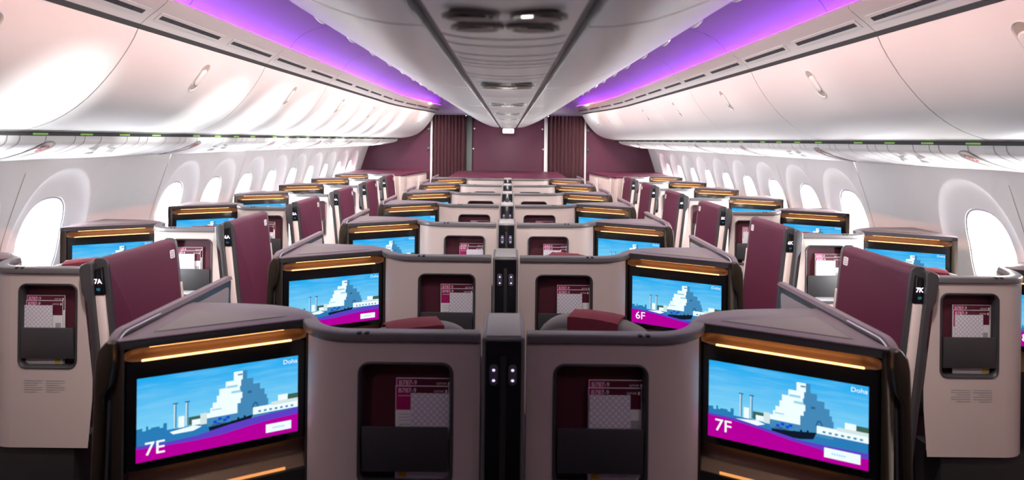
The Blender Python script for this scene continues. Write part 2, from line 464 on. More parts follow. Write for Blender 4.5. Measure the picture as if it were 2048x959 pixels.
# hinges on the side panels
for sd, side in ((-1, 'left'), (1, 'right')):
    for z, nm in ((.17, 'upper'), (-.15, 'lower')):
        mb = MB(); x = sd*1.345
        mb.box((x-.03, YB-.022, Z(z)-.03), (x+.03, YB-.001, Z(z)+.03), 'trim'); mb.box((x-.014, YB-.034, Z(z)-.014), (x+.014, YB-.02, Z(z)+.014), 'chrome')
        tag(link('curtain_latch', mb.mesh('latch', bevel=.004)), '%s metal latch on the bulkhead beside the %s curtain' % (nm, side), 'latch', 'curtain latches')
# curtains
for sd, side in ((-1, 'left'), (1, 'right')):
    xa, xb = (-1.27, -.72) if sd < 0 else (.67, 1.27)
    mb = MB(); N = 150; rows = []
    for z in (0.03, 0.6, 1.2, Z(.15), Z(.36), Z(.412)):
        row = []
        g = 0.75 + .25*(1 - z/Z(.41))
        for i in range(N+1):
            t = i/N
            ph = t*2*PI*9.5
            row.append((xa + (xb-xa)*t + .006*math.sin(2*ph+.6), YB - .095 + g*(.040*math.sin(ph) + .006*math.sin(ph*.37+1.2)), z))
        rows.append(row)
    mb.loft(rows, 'curtain', False)
    tag(link('curtain', mb.mesh('curtain', angle=80)), 'pleated dark maroon curtain hanging in the %s aisle by the bulkhead' % side, 'curtain', 'aisle curtains')

# ================================================================== OVERHEAD
SEAM = [YR] + [1.13 + 1.23*i for i in range(8)]
SEAM[-1] = 9.66
BPROF = [(1.500, .436), (1.515, .40), (1.539, .357), (1.566, .315), (1.595, .273), (1.628, .232), (1.665, .190), (1.705, .150), (1.750, .113), (1.795, .083), (1.843, .057), (1.895, .037), (1.947, .0225), (1.985, .014)]
def prof_at(z):
    for (x0, z0), (x1, z1) in zip(BPROF, BPROF[1:]):
        if z0 >= z >= z1:
            t = (z-z0)/(z1-z0); return x0+(x1-x0)*t
def ysub(a, b, st=0.42):
    n = max(2, int(math.ceil((b-a)/st))); return [a+(b-a)*i/n for i in range(n+1)]
def inset(prof, d):
    out = []
    for i, (x, z) in enumerate(prof):
        x0, z0 = prof[max(i-1, 0)]; x1, z1 = prof[min(i+1, len(prof)-1)]
        tx, tz = x1-x0, z1-z0; l = math.hypot(tx, tz); out.append((x - tz/l*d, z + tx/l*d))
    return out
BIN_BACK = inset(BPROF, .03)
for sd, side in ((-1, 'left'), (1, 'right')):
    for k in range(8):
        y0, y1 = SEAM[k], SEAM[k+1]
        far = k > 5
        e = tag(empty('overhead_bin', (0, 0, 0)), 'white curved overhead bin, %s from the camera on the %s side' % (ORD[k], side), 'overhead bin', 'side overhead bins')
        # door
        mb = MB(); sec = BPROF + BIN_BACK[::-1]
        ys = ysub(y0+.003, y1-.003)
        mb.loft([[(warp(sd*x, y), y, Z(z)) for x, z in sec] for y in ys], 'bin', True, True)
        link('bin_door', mb.mesh('bin_door', angle=40), e)
        # box behind the door
        mb = MB(); pr = inset(BPROF, .034); sec = [(1.47, .436)] + pr + [(2.25, .02), (2.25, .436)]
        mb.loft([[(warp(sd*x, y), y, Z(z)) for x, z in [(1.545, .43)] + pr[1:] + [(2.2, .05), (2.2, .43)]] for y in ysub(y0+.001, y1-.001)], 'beige', True, True)
        link('bin_body', mb.mesh('bin_body', angle=40), e)
        # dark gap line under the air band
        mb = MB()
        mb.loft([[(warp(sd*x, y), y, Z(z)) for x, z in ((1.54, .4375), (1.4985, .4375), (1.493, .456), (1.54, .456))] for y in ysub(y0, y1)], 'gap', True, True)
        link('upper_gap', mb.mesh('upper_gap'), e)
        # dark lower gap with green strips
        mb = MB()
        mb.loft([[(warp(sd*x, y), y, Z(z)) for x, z in ((1.972, .0125), (1.972, -.002), (2.003, -.002), (2.003, .0125))] for y in ysub(y0, y1)], 'gap', True, True)
        yy = y0 + .06
        while yy < y1-.12:
            mb.loft([[(warp(sd*x, y), y, Z(z)) for x, z in ((1.9705, .010), (1.9705, .002), (1.973, .002), (1.973, .010))] for y in (yy, yy+.08)], 'green', True, True)
            yy += .27
        link('lower_gap', mb.mesh('lower_gap'), e)
        # lip along the door top, with the placard notch
        mb = MB(); pz = BPROF[:3]; pi = inset(pz, -.0025)
        ym = (y0+y1)/2 if k else 0.55
        mb.loft([[(warp(sd*x, y), y, Z(z)) for x, z in pi] for y in (ym-.10, ym+.10)], 'bin', False)
        # capsule handle recess lying along the door curve
        def onbin(s_, w_, h_):
            z = .305 - s_*.80; x = prof_at(z); x2 = prof_at(z-.01); tx, tz = x2-x, -.01; l = math.hypot(tx, tz)
            y = ym + w_
            return (warp(sd*(x + tz/l*h_), y), y, Z(z - tx/l*h_))
        cap = rrect(-.085, .085, -.034, .034, .0335, 8)
        h = MB()
        h.loft([[onbin(u, w, .0005) for u, w in cap], [onbin(u*.99, w*.97, .004) for u, w in cap], [onbin(u*.95, w*.82, .0015) for u, w in cap]], 'bin', True)
        h.poly([onbin(u*.95, w*.82, .0012) for u, w in cap], 'beige')
        bar = rrect(-.048, .048, -.025, .025, .0245, 6)
        h.loft([[onbin(u, w, .001) for u, w in bar], [onbin(u, w, .005) for u, w in bar], [onbin(u*.93, w*.8, .007) for u, w in bar]], 'bin', True, True)
        link('handle', h.mesh('handle'), e)
        # ---- air band panel above
        e2 = tag(empty('vent_panel'), 'white air vent panel above bin, %s from the camera on the %s side' % (ORD[k], side), 'vent panel', 'air vent panels')
        band = [(1.490, .455), (1.455, .486), (1.42, .514), (1.385, .543), (1.378, .556), (1.382, .566), (1.462, .568)]
        mb = MB(); mb.loft([[(warp(sd*x, y), y, Z(z)) for x, z in band] for y in ysub(y0+.0015, y1-.0015)], 'bin', False)
        link('band', mb.mesh('band', angle=30), e2)
        mid = (y0+y1)/2
        spans = ((mid-.58, mid-.045), (mid+.045, mid+.58)) if k else ((0.0, .50), (.56, 1.07))
        for a, b in spans:
            v = MB()
            def onband(t, y, h_):
                x = 1.490 + (1.385-1.490)*t; z = .455 + (.543-.455)*t
                return (warp(sd*(x - .642*h_), y), y, Z(z - .766*h_))
            for t0, t1, a0, b0, mm, hh in ((.28, .62, a, b, 'bin', .0015), (.37, .52, a+.02, b-.02, 'slot', .002)):
                v.loft([[onband(t0, y, 0), onband(t0, y, hh), onband(t1, y, hh), onband(t1, y, 0)] for y in ysub(a0, b0)], mm, True, True)
            j = a+.1
            while j < b-.05:
                v.loft([[onband(.37, y, .0022), onband(.52, y, .0022)] for y in (j, j+.005)], 'gap', False); j += .085
            link('vent', v.mesh('vent'), e2)
        # light strips: purple up into the cove, pink down over the band
        ls = MB()
        ls.loft([[(warp(sd*x, y), y, Z(z)) for x, z in ((1.405, .571), (1.405, .578), (1.425, .578), (1.425, .571))] for y in ysub(y0+.01, y1-.01)], 'led_purple', True, True)
        link('purple_light_strip', ls.mesh('purple_strip'), e2)

# ---- service panels under the side bins
PSU = [(2.005, -.001), (2.008, -.022), (2.016, -.036), (2.04, -.052), (2.10, -.076), (2.18, -.098), (2.26, -.113), (2.335, -.122)]
def psu_pt(t, y, h, sd):
    f = t*(len(PSU)-1); i = min(int(f), len(PSU)-2); u = f-i
    x = PSU[i][0]*(1-u)+PSU[i+1][0]*u; z = PSU[i][1]*(1-u)+PSU[i+1][1]*u
    tx, tz = PSU[i+1][0]-PSU[i][0], PSU[i+1][1]-PSU[i][1]; l = math.hypot(tx, tz)
    return (warp(sd*(x + tz/l*h), y), y, Z(z - tx/l*h))
for sd, side in ((-1, 'left'), (1, 'right')):
    for k in range(8):
        y0, y1 = SEAM[k], SEAM[k+1]
        e = tag(empty('service_panel'), 'white service panel under the bins, %s from the camera on the %s side' % (ORD[k], side), 'service panel', 'side service panels')
        mb = MB()
        mb.loft([[psu_pt(i/14, y, 0, sd) for i in range(15)] for y in ysub(y0, y1)], 'white', False)
        link('panel_shell', mb.mesh('panel_shell', angle=60), e)
        yb = y0 if k else y1-1.23
        sm = MB()
        for f in (.03, .14, .28, .33, .42, .58, .66, .72, .86, .98):
            y = yb + 1.23*f
            sm.loft([[psu_pt(i/14, yy, .001, sd) for i in range(0, 15)] for yy in (y-.0025, y+.0025)], 'ink_grey', False)
        s_ = link('joint', sm.mesh('joints'), e); s_['kind'] = 'stuff'
        # tapered sign housing with a no-smoking mark
        hs = MB(); yc = yb + .20
        def leaf(grow, h):
            out = []
            for i in range(24):
                a = 2*PI*i/24; t = .52 + .36*math.cos(a)*grow
                wd = (.030 + .030*(1-t))*math.sin(a)*grow
                out.append(psu_pt(t, yc + wd, h, sd))
            return out
        hs.loft([leaf(1, .0005), leaf(.97, .005), leaf(.90, .006)], 'sign_grey', True, True)
        h_ = link('sign_housing', hs.mesh('sign_housing'), e)
        rd = MB()
        ring = [[psu_pt(.42 + r*.10*math.cos(2*PI*i/16), yc + r*.022*math.sin(2*PI*i/16), .0068, sd) for i in range(16)] for r in (1.0, .72)]
        rd.loft(ring, 'red', True)
        rd.loft([[psu_pt(.34, yc-.014, .0068, sd), psu_pt(.34, yc-.008, .0068, sd)], [psu_pt(.50, yc+.008, .0068, sd), psu_pt(.50, yc+.014, .0068, sd)]], 'red', False)
        rd.loft([[psu_pt(.40, yc-.034, .0066, sd), psu_pt(.44, yc-.034, .0066, sd)], [psu_pt(.40, yc+.034, .0066, sd), psu_pt(.44, yc+.034, .0066, sd)]], 'ink_grey', False)
        link('no_smoking_symbol', rd.mesh('symbol'), h_)
        for q, (f, t) in enumerate(((.44, .50), (.50, .66), (.52, .45), (.58, .58))):
            dm = MB(); yy = yb+1.23*f; lo = []
            for r, h in ((.024, .0005), (.021, .007), (.012, .012), (.003, .014)):
                lo.append([psu_pt(t + r*2.4*math.cos(2*PI*i/12), yy + r*math.sin(2*PI*i/12), h, sd) for i in range(12)])
            dm.loft(lo, 'white', True, True)
            link('reading_light', dm.mesh('reading_light'), e)

# ---- centre bins
CB = [(.150, .203), (.205, .206), (.262, .216), (.31, .232), (.36, .252), (.43, .283), (.50, .318), (.56, .353), (.62, .390), (.685, .431), (.75, .473), (.825, .522), (.90, .571), (.96, .609), (1.01, .641), (1.035, .660)]
CB_IN = inset(CB, .03)
for sd, side in ((-1, 'left'), (1, 'right')):
    for k in range(8):
        y0, y1 = (SEAM[k]-.09 if k else YR), (SEAM[k+1]-.09 if k < 7 else 9.45)
        e = tag(empty('centre_bin'), 'white glossy centre ceiling bin, %s from the camera, %s of the centre line' % (ORD[k], side), 'overhead bin', 'centre overhead bins')
        mb = MB(); sec = CB + CB_IN[::-1]
        mb.loft([[(sd*x, y, Z(z)) for x, z in sec] for y in (y0+.005, y1-.005)], 'center_bin', True, True)
        link('bin_door', mb.mesh('bin_door', angle=40), e)
        mb = MB(); pr = inset(CB, .034)
        mb.loft([[(sd*x, y, Z(z)) for x, z in [(.155, .26)] + pr[1:-1] + [(1.0, .70), (.155, .70)]] for y in (y0+.001, y1-.001)], 'beige', True, True)
        link('bin_body', mb.mesh('bin_body', angle=40), e)
        ym = (y0+y1)/2 if k else .6
        for q in (-.30, .30):
            h = MB(); n = 10
            pa = [(sd*(1.028-.006*math.cos(PI*(i/8-.5))), ym+q-.075+.15*i/8, Z(.652-.016*math.sin(PI*i/8))) for i in range(9)]
            sweep(h, pa, [(.013*math.cos(2*PI*i/n), .010*math.sin(2*PI*i/n)) for i in range(n)], 'white')
            link('latch', h.mesh('latch'), e)
# ---- centre service panels between them
for k in range(9):
    y0, y1 = (YR, .45) if k == 0 else (.45+1.1*(k-1), .45+1.1*k if k < 8 else 9.45)
    if k == 0: continue
    yy0 = YR if k == 1 else y0
    e = tag(empty('service_panel'), 'centre service panel between the ceiling bins, %s from the camera' % ORD[k-1], 'service panel', 'centre service panels')
    mb = MB()
    pp = [(-.128, .222), (-.122, .203), (-.10, .197), (-.05, .1925), (0, .191), (.05, .1925), (.10, .197), (.122, .203), (.128, .222)]
    mb.loft([[(x, y, Z(z)) for x, z in pp] for y in (yy0+.003, y1-.003)], 'center_bin', False)
    link('panel_shell', mb.mesh('panel_shell', angle=50), e)
    g = MB()
    for sd in (-1, 1): g.box((sd*.138-.010, yy0, Z(.225)), (sd*.138+.010, y1, Z(.235)), 'trim')
    link('side_channel', g.mesh('side_channel'), e)
    j = MB()
    for f in (.18, .26, .60, .68, .80, .88, .94):
        y = y0 + 1.1*f
        if y > 9.4: continue
        j.loft([[(x*.99, y+dy, Z(z-.0012)) for x, z in pp[1:-1]] for dy in (-.004, .004)], 'ink_grey', False)
    s_ = link('joint', j.mesh('joints'), e); s_['kind'] = 'stuff'
    yc = y0 + .48
    for (dx, dy) in ((-.052, -.045), (.052, -.045), (-.047, .045), (.047, .045)):
        r_ = MB(); n = 22
        zz = .1925
        lo = []
        for rx, ry, h in ((.046, .026, .0), (.045, .025, -.006), (.040, .021, -.006), (.036, .018, .0), (.030, .015, .010)):
            lo.append([(dx+rx*math.cos(2*PI*i/n), yc+dy+ry*math.sin(2*PI*i/n), Z(zz+h - .001)) for i in range(n)])
        r_.loft(lo[:4], 'sign_grey', True); r_.loft(lo[3:], 'recess', True); r_.poly([(p[0], p[1], Z(zz-h)) for p in lo[3]], 'recess')
        o_ = link('light_bowl', r_.mesh('light_bowl'), e)
        l_ = MB(); sx = .018 if dx < 0 else -.018
        l_.loft([[(dx+sx+rr*math.cos(2*PI*i/12), yc+dy+rr*math.sin(2*PI*i/12), Z(zz-.003-hh)) for i in range(12)] for rr, hh in ((.009, 0), (.008, .004), (.003, .006))], 'lamp' if (k == 1 and dx > 0 and dy < 0) else 'sign_grey', True, True)
        link('lamp_lens', l_.mesh('lamp_lens'), o_)
# exit sign under the front end of the centre bins
e = tag(empty('exit_sign', (0, 9.40, Z(.16))), 'small white illuminated exit sign hanging below the front of the centre bins', 'sign')
mb = MB(); mb.box((-.095, -.03, -.055), (.095, .03, .03), 'white'); link('sign_box', mb.mesh('sign_box', bevel=.02, segs=3), e)
mb = MB(); mb.poly([(.03, -.0312, -.018), (.06, -.0312, -.018), (.06, -.0312, -.008), (.03, -.0312, -.008)], 'red'); mb.poly([(.02, -.0312, -.016), (.07, -.0312, -.011), (.07, -.0312, -.014), (.02, -.0312, -.019)], 'red')
link('red_symbol', mb.mesh('red_symbol'), e)
mb = MB(); mb.box((-.062, -.033, -.03), (-.036, -.0305, .02), 'lamp'); link('lamp_panel', mb.mesh('lamp_panel', bevel=.001), e)

# ================================================================== SUITES
# drawn for a left-hand unit (console on the left); local y = 0 lies 1.5 m ahead of the row origin
OL = Vector((-.95, -.088)); OR_ = Vector((-.535, .120))
U = (OR_-OL).normalized(); W = (OR_-OL).length; IN = Vector((-U.y, U.x))
def FP(a, b, z):
    p = OL + U*a + IN*b; return (p.x, p.y, Z(z))
def shear(fn, k, z0):
    def g(*a):
        x, y, z = fn(*a); return (x + k*(Z(z0)-z), y, z)
    return g

def shell_parts(kind):
    """list of (name, MB, options, parent name)"""
    A = kind == 'A'
    yp = -.045 if A else .005
    xr = -.132 if A else -.060
    hx0, hx1 = (-.365, -.150) if A else (-.372, -.133)
    dz = .016 if A else 0.0
    hz0, hz1 = -.893+dz, -.580+dz
    P = []
    # --- taupe back panel with the pocket opening
    mb = MB()
    hole = rrect(hx0, hx1, hz0, hz1, .026, 6)
    outer = [(xr, -.518), (xr, -.90), (xr-.012, -1.02), (xr-.03, -1.18), (-.40, -1.18), (-.40, -.518)]
    if A: outer = [(xr, -.518), (xr+.012, -.62), (xr+.046, -.92), (xr+.045, -1.0), (xr+.030, -1.18), (-.40, -1.18), (-.40, -.518)]
    mb.plate(outer, [hole], lambda u, w: (u, yp, Z(w)), 'taupe')
    cv = bez((-.40, yp), (-.522 if A else -.535, yp+.004), (-.523 if A else -.537, .122), 14)
    mb.loft([[(x, y, Z(z)) for x, y in cv] for z in (-.518, -.8, -1.18)], 'taupe', False)
    back = [(xr, yp+.05), (-.40, yp+.05)] + [(x-.012, y+.045) for x, y in cv[3:]]
    mb.loft([[(x, y, Z(z)) for x, y in back] for z in (-.518, -1.18)], 'taupe', False)
    mb.poly([(xr, yp, Z(-.518)), (xr, yp+.05, Z(-.518)), (xr, yp+.05, Z(-.90)), (xr, yp, Z(-.90))], 'taupe')
    P.append(('back_panel', mb, dict(angle=25, recalc=False), None))
    # --- pocket: frame, lining, flap
    mb = MB()
    loops = []
    for g, y in ((.0045, yp+.001), (.004, yp-.003), (.001, yp-.0045), (-.003, yp-.0025), (-.006, yp+.004), (-.006, yp+.034)):
        loops.append([(u, y, Z(w)) for u, w in rrect(hx0-g, hx1+g, hz0-g, hz1+g, .026+g, 6)])
    mb.loft(loops, 'trim', True)
    P.append(('pocket_frame', mb, dict(angle=50), 'back_panel'))
    mb = MB(); mb.poly([(u, yp+.033, Z(w)) for u, w in rrect(hx0+.004, hx1-.004, hz0+.004, hz1-.004, .022, 6)], 'maroon_in')
    P.append(('pocket_lining', mb, {}, 'back_panel'))
    mb = MB(); mb.hexa([(hx0+.008, yp-.002, Z(-.860+dz)), (hx1-.008, yp-.002, Z(-.860+dz)), (hx1-.008, yp+.006, Z(-.860+dz)), (hx0+.008, yp+.006, Z(-.860+dz))],
                       [(hx0+.008, yp-.006, Z(-.742+dz)), (hx1-.008, yp-.006, Z(-.742+dz)), (hx1-.008, yp+.002, Z(-.742+dz)), (hx0+.008, yp+.002, Z(-.742+dz))], 'flap')
    P.append(('pocket_flap', mb, dict(bevel=.003), 'back_panel'))
    # --- grey rail along the top
    path = [(xr-.002, yp+.012)] + [(x, y+.012) for x, y in bez((-.40, yp), (-.49 if A else -.50, yp+.003), (-.527 if A else -.540, .110), 10)] + [(-.575, .168), (-.63, .205), (-.70, .226), (-.80, .238), (-.945, .245)]
    path = [(path[0][0]*(1-t)+path[1][0]*t, path[0][1]) for t in (0, .5)] + path[1:]
    mb = MB(); sweep(mb, [(x, y, Z(-.514)) for x, y in path], [(a, b) for a, b in rrect(-.020, .020, -.010, .015, .0055, 3)], 'rail')
    P.append(('top_rail', mb, dict(angle=40), None))
    mb = MB()
    for xx in (-.352, -.372): mb.box((xx-.006, yp-.010, Z(-.503)), (xx+.006, yp+.004, Z(-.4975)), 'gap')
    P.append(('rail_catch', mb, dict(bevel=.002), 'top_rail'))
    # --- monitor console body
    mb = MB()
    mb.hexa([FP(0, 0, -.524), FP(W, 0, -.524), FP(W, .05, -.524), FP(0, .05, -.524)], [FP(0, 0, -.5036), FP(W, 0, -.5036), FP(W, .05, -.5036), FP(0, .05, -.5036)], 'trim')
    for a0, a1 in ((0, .026), (W-.014, W)):
        mb.hexa([FP(a0, 0, -1.6), FP(a1, 0, -1.6), FP(a1, .07, -1.6), FP(a0, .07, -1.6)], [FP(a0, 0, -.506), FP(a1, 0, -.506), FP(a1, .07, -.506), FP(a0, .07, -.506)], 'dark_bronze')
    mb.hexa([FP(.02, .003, -1.62), FP(W-.01, .003, -1.62), FP(W-.01, .09, -1.62), FP(.02, .09, -1.62)], [FP(.02, .003, -.912), FP(W-.01, .003, -.912), FP(W-.01, .09, -.912), FP(.02, .09, -.912)], 'base')
    bl, br = (-.945, .25), (-.56, .16)
    for p, q in (((OL.x, OL.y), bl), (bl, (-.66, .232)), ((-.66, .232), br)):
        mb.poly([(p[0], p[1], Z(-.506)), (q[0], q[1], Z(-.506)), (q[0], q[1], .02), (p[0], p[1], .02)], 'trim')
    P.append(('console_body', mb, dict(bevel=.003, recalc=True), None))
    # --- console top with triangular tray
    foot = [FP(0, -.002, 0)[:2], FP(W+.002, -.002, 0)[:2], (-.552, .150), (-.585, .188), (-.64, .215), (-.72, .232), (-.95, .246)]
    mb = MB(); mb.prism(foot, lambda u, w, t: (u, w, Z(t)), -.5035, -.4985, 'mauve')
    P.append(('console_top', mb, dict(bevel=.0018, segs=2), None))
    tri = [(-.895, -.020), (-.600, .128), (-.900, .176)]
    cx = sum(p[0] for p in tri)/3; cy = sum(p[1] for p in tri)/3
    def rnd(pts, k, r=.014):
        q = [(cx+(x-cx)*k, cy+(y-cy)*k) for x, y in pts]; out = []
        for i, p in enumerate(q):
            a, b = Vector(q[i-1]), Vector(q[(i+1) % len(q)]); p = Vector(p)
            out += bez(tuple(p+(a-p).normalized()*r), tuple(p), tuple(p+(b-p).normalized()*r), 5)
        return out
    mb = MB(); mb.prism(rnd(tri, 1.0), lambda u, w, t: (u, w, Z(t)), -.500, -.4979, 'trim')
    mb.prism(rnd(tri, .945), lambda u, w, t: (u, w, Z(t)), -.499, -.4970, 'mauve2')
    P.append(('tray_inlay', mb, {}, 'console_top'))
    # --- bronze light recess with its amber strip
    mb = MB()
    sec = [(.002, -.5235), (.030, -.525), (.048, -.534), (.050, -.545), (.040, -.556), (.012, -.560)]
    a0, a1 = .026, W-.014
    def rec(a, k): return [FP(a, b*k, z if k == 1 else -.541+(z+.541)*(.35+.65*k)) for b, z in sec]
    mb.loft([rec(a0, .0), rec(a0+.004, .5), rec(a0+.016, .85), rec(a0+.034, 1), rec(a1-.034, 1), rec(a1-.016, .85), rec(a1-.004, .5), rec(a1, .0)], 'bronze', False)
    P.append(('light_recess', mb, dict(angle=60, recalc=False), None))
    def stripmb(a, b, z, bb, h=.0018, mm='led_orange'):
        m_ = MB(); m_.hexa([FP(a, bb, z-h), FP(b, bb, z-h), FP(b, bb+.009, z-h), FP(a, bb+.009, z-h)], [FP(a, bb, z+h), FP(b, bb, z+h), FP(b, bb+.009, z+h), FP(a, bb+.009, z+h)], mm); return m_
    P.append(('light_strip', stripmb(.062, .412, -.5568, .003, h=.0011), {}, 'light_recess'))
    P.append(('top_light_strip', stripmb(.078, .392, -.5248, .006, h=.0006, mm='led_amber_top'), {}, 'light_recess'))
    # --- black glass and lower ledge
    mb = MB(); mb.hexa([FP(a0, .010, -.832), FP(a1, .010, -.832), FP(a1, .03, -.832), FP(a0, .03, -.832)], [FP(a0, .010, -.560), FP(a1, .010, -.560), FP(a1, .03, -.560), FP(a0, .03, -.560)], 'black')
    P.append(('screen_bezel', mb, dict(bevel=.002), None))
    mb = MB(); sec2 = [(.010, -.832), (.040, -.838), (.058, -.850), (.060, -.872), (.048, -.892), (.010, -.912)]
    mb.loft([[FP(a, b, z) for b, z in sec2] for a in (a0, a1)], 'bronze', False)
    for a in (a0+.0005, a1-.0005): mb.poly([FP(a, b, z) for b, z in sec2], 'dark_bronze')
    P.append(('lower_ledge', mb, dict(angle=60, recalc=False), None))
    P.append(('ledge_light_strip', stripmb(.10, .40, -.9085, .008, mm='led_amber_low'), {}, 'lower_ledge'))
    # --- dark base under the shell
    mb = MB(); mb.hexa([(-.56, yp+.03, 0), (xr-.05, yp+.03, 0), (xr-.05, yp+.16, 0), (-.56, yp+.16, 0)], [(-.56, yp+.012, Z(-1.178)), (xr-.03, yp+.012, Z(-1.178)), (xr-.03, yp+.16, Z(-1.178)), (-.56, yp+.16, Z(-1.178))], 'base')
    P.append(('base', mb, dict(bevel=.006), None))
    if not A:
        # aisle-side wing: dark frame, taupe inner inlay, maroon outer skin
        sh = lambda fn: shear(fn, -.03, -.487)
        def side_out(y0, y1, zt, zb, rn, rf):
            o = [(y0, zb)]
            o += [(y0+rn-rn*math.cos(R(90*i/8)), zt-rn+rn*math.sin(R(90*i/8))) for i in range(9)]
            o += [(y1-rf+rf*math.sin(R(90*i/6)), zt-rf+rf*math.cos(R(90*i/6))) for i in range(7)]
            return o + [(y1, zb)]
        mb = MB(); mb.prism(side_out(-.085, .52, -.490, -1.55, .055, .012), sh(lambda u, w, t: (t, u, Z(w))), -.972, -.948, 'trim')
        P.append(('side_wing', mb, dict(bevel=.005), None))
        arc = [(-.0835+.055-.055*math.cos(R(90*i/8)), -.490-.055+.055*math.sin(R(90*i/8))) for i in range(2, 9)] + [(.1, -.490), (.3, -.490), (.521, -.490)]
        mb = MB(); up = []
        for i, (y, z) in enumerate(arc):
            t = .008
            up.append([sh(lambda *_: p)() for p in ((-.975, y, Z(z-.002)), (-.971, y, Z(z+t)), (-.951, y, Z(z+t)), (-.945, y, Z(z-.002)))])
        mb.loft(up, 'mauve', True, True)
        ce = MB(); sweep(ce, [sh(lambda *_: p)() for p in [(-.9445, y-.001, Z(z+.004)) for y, z in arc[:8]]], [(.0025*math.cos(2*PI*i/8), .0025*math.sin(2*PI*i/8)) for i in range(8)], 'chrome', up=Vector((1, 0, 0)))
        P.append(('wing_cap', mb, dict(angle=40), 'side_wing'))
        P.append(('chrome_edge', ce, {}, 'side_wing'))
        mb = MB(); mb.prism(rrect(.20, .497, -.92, -.512, .012, 4), sh(lambda u, w, t: (t, u, Z(w))), -.949, -.9455, 'taupe2')
        P.append(('inner_inlay', mb, {}, 'side_wing'))
        mb = MB(); mb.prism(side_out(-.06, .505, -.505, -1.5, .05, .02), sh(lambda u, w, t: (t, u, Z(w))), -.976, -.971, 'maroon')
        P.append(('outer_skin', mb, {}, 'side_wing'))
        mb = MB(); mb.prism([(-.977, -.545), (-.972, -.515), (-.953, -.492), (-.936, -.497), (-.936, -.55), (-.942, -.60), (-.957, -.625), (-.958, -1.55), (-.979, -1.55), (-.978, -.62)], sh(lambda u, w, t: (u, t, Z(w))), -.106, -.078, 'dark_bronze')
        P.append(('corner_bracket', mb, dict(bevel=.006, segs=3), 'side_wing'))
    else:
        sh = lambda fn: shear(fn, .11, -.467)
        zt, zb = -.462, -1.45
        def side_out(y0, y1, zt, zb, rn, rf):
            o = [(y0, zb)]
            o += [(y0+rn-rn*math.cos(R(90*i/5)), zt-rn+rn*math.sin(R(90*i/5))) for i in range(6)]
            o += [(y1-rf+rf*math.sin(R(90*i/8)), zt-rf+rf*math.cos(R(90*i/8))) for i in range(9)]
            return o + [(y1, zb)]
        def wing(y0, y1, zt, rn, rf, xa, xb, m_, rr, curl=True):
            """skin with its long top edge rolled over: stacked outlines that shrink towards each face"""
            mb = MB(); loops = []
            for i in range(7):                      # inner face -> outer face
                a = R(90*i/6); loops.append((xa + rr - rr*math.cos(a), rr - rr*math.sin(a)))
            for i in range(7):
                a = R(90*i/6); loops.append((xb - rr + rr*math.sin(a), rr - rr*math.cos(a)))
            L_ = []
            for x, d in loops:
                o = side_out(y0, y1, zt-d, zb, rn, max(rf-d*.5, .01))
                L_.append([sh(lambda *_: (x, u, Z(w)))() for u, w in o])
            mb.loft(L_, m_, True, True); return mb
        P.append(('privacy_wing', wing(-.040, .405, zt, .010, .040, -.088, -.034, 'maroon', .021), dict(angle=35), None))
        P.append(('front_edge_trim', wing(.399, .413, zt+.0015, .002, .012, -.089, -.0325, 'rail', .021), dict(angle=35), 'privacy_wing'))
        P.append(('rear_edge_trim', wing(-.052, -.038, zt+.0015, .004, .004, -.089, -.0325, 'trim', .021), dict(angle=35), 'privacy_wing'))
        mb = MB(); mb.prism([(-.122, -.500), (-.116, -.484), (-.086, -.470), (-.072, -.476), (-.082, -.61), (-.086, -1.30), (-.104, -1.30), (-.103, -.622), (-.120, -.585)], sh(lambda u, w, t: (u, t, Z(w))), -.082, -.048, 'trim')
        P.append(('number_post', mb, dict(bevel=.006, segs=3), None))
        mb = MB(); mb.prism([(-.083, -.505), (-.047, -.492), (-.047, -.595), (-.083, -.595)], sh(lambda u, w, t: (u, t, Z(w))), -.066, -.050, 'black')
        P.append(('number_display', mb, dict(bevel=.003), None))
        mb = MB(); mb.poly([sh(lambda *_: p)() for p in ((-.072, -.0665, Z(-.580)), (-.058, -.0665, Z(-.580)), (-.058, -.0665, Z(-.570)), (-.072, -.0665, Z(-.570)))], 'led_teal')
        P.append(('pilot_light', mb, {}, 'number_display'))
        mb = MB(); mb.prism([(-.084, -.597), (-.050, -.597), (-.050, -1.45), (-.084, -1.45)], sh(lambda u, w, t: (u, t, Z(w))), -.062, -.050, 'taupe2')
        P.append(('pale_strip', mb, dict(bevel=.004), None))
        mb = MB(); mb.prism(rrect(.350, .384, -.545, -.508, .006, 4), sh(lambda u, w, t: (t, u, Z(w))), -.035, -.0325, 'ink_white')
        for q in (.357, .369):
            for w_ in (-.539, -.529, -.519): mb.prism([(q, w_), (q+.008, w_), (q+.008, w_+.005), (q, w_+.005)], sh(lambda u, w, t: (t, u, Z(w))), -.0326, -.0321, 'ink_grey')
        P.append(('wing_placard', mb, {}, 'privacy_wing'))
        mb = MB(); mb.prism(rrect(.404, .420, -.86, -.66, .006, 4), sh(lambda u, w, t: (t, u, Z(w))), -.070, -.030, 'taupe2')
        P.append(('edge_handle', mb, dict(bevel=.003), 'privacy_wing'))
        mb = MB()
        for r_ in range(6):
            for c0, c1 in ((-.345, -.275), (-.262, -.19)):
                z_ = -.925 - r_*.0085
                mb.poly([(c0, yp-.0008, Z(z_)), (c1-(.02 if r_ % 3 == 2 else 0), yp-.0008, Z(z_)), (c1-(.02 if r_ % 3 == 2 else 0), yp-.0008, Z(z_-.0032)), (c0, yp-.0008, Z(z_-.0032))], 'ink_grey')
        P.append(('instruction_placard', mb, {}, 'back_panel'))
    return P

PARTS = {}
for kind in ('E', 'A'):
    pr = shell_parts(kind)
    for mir in (False, True):
        PARTS[kind, mir] = [(n, mb.mesh(n, mirror=mir, **opt), par) for n, mb, opt, par in pr]

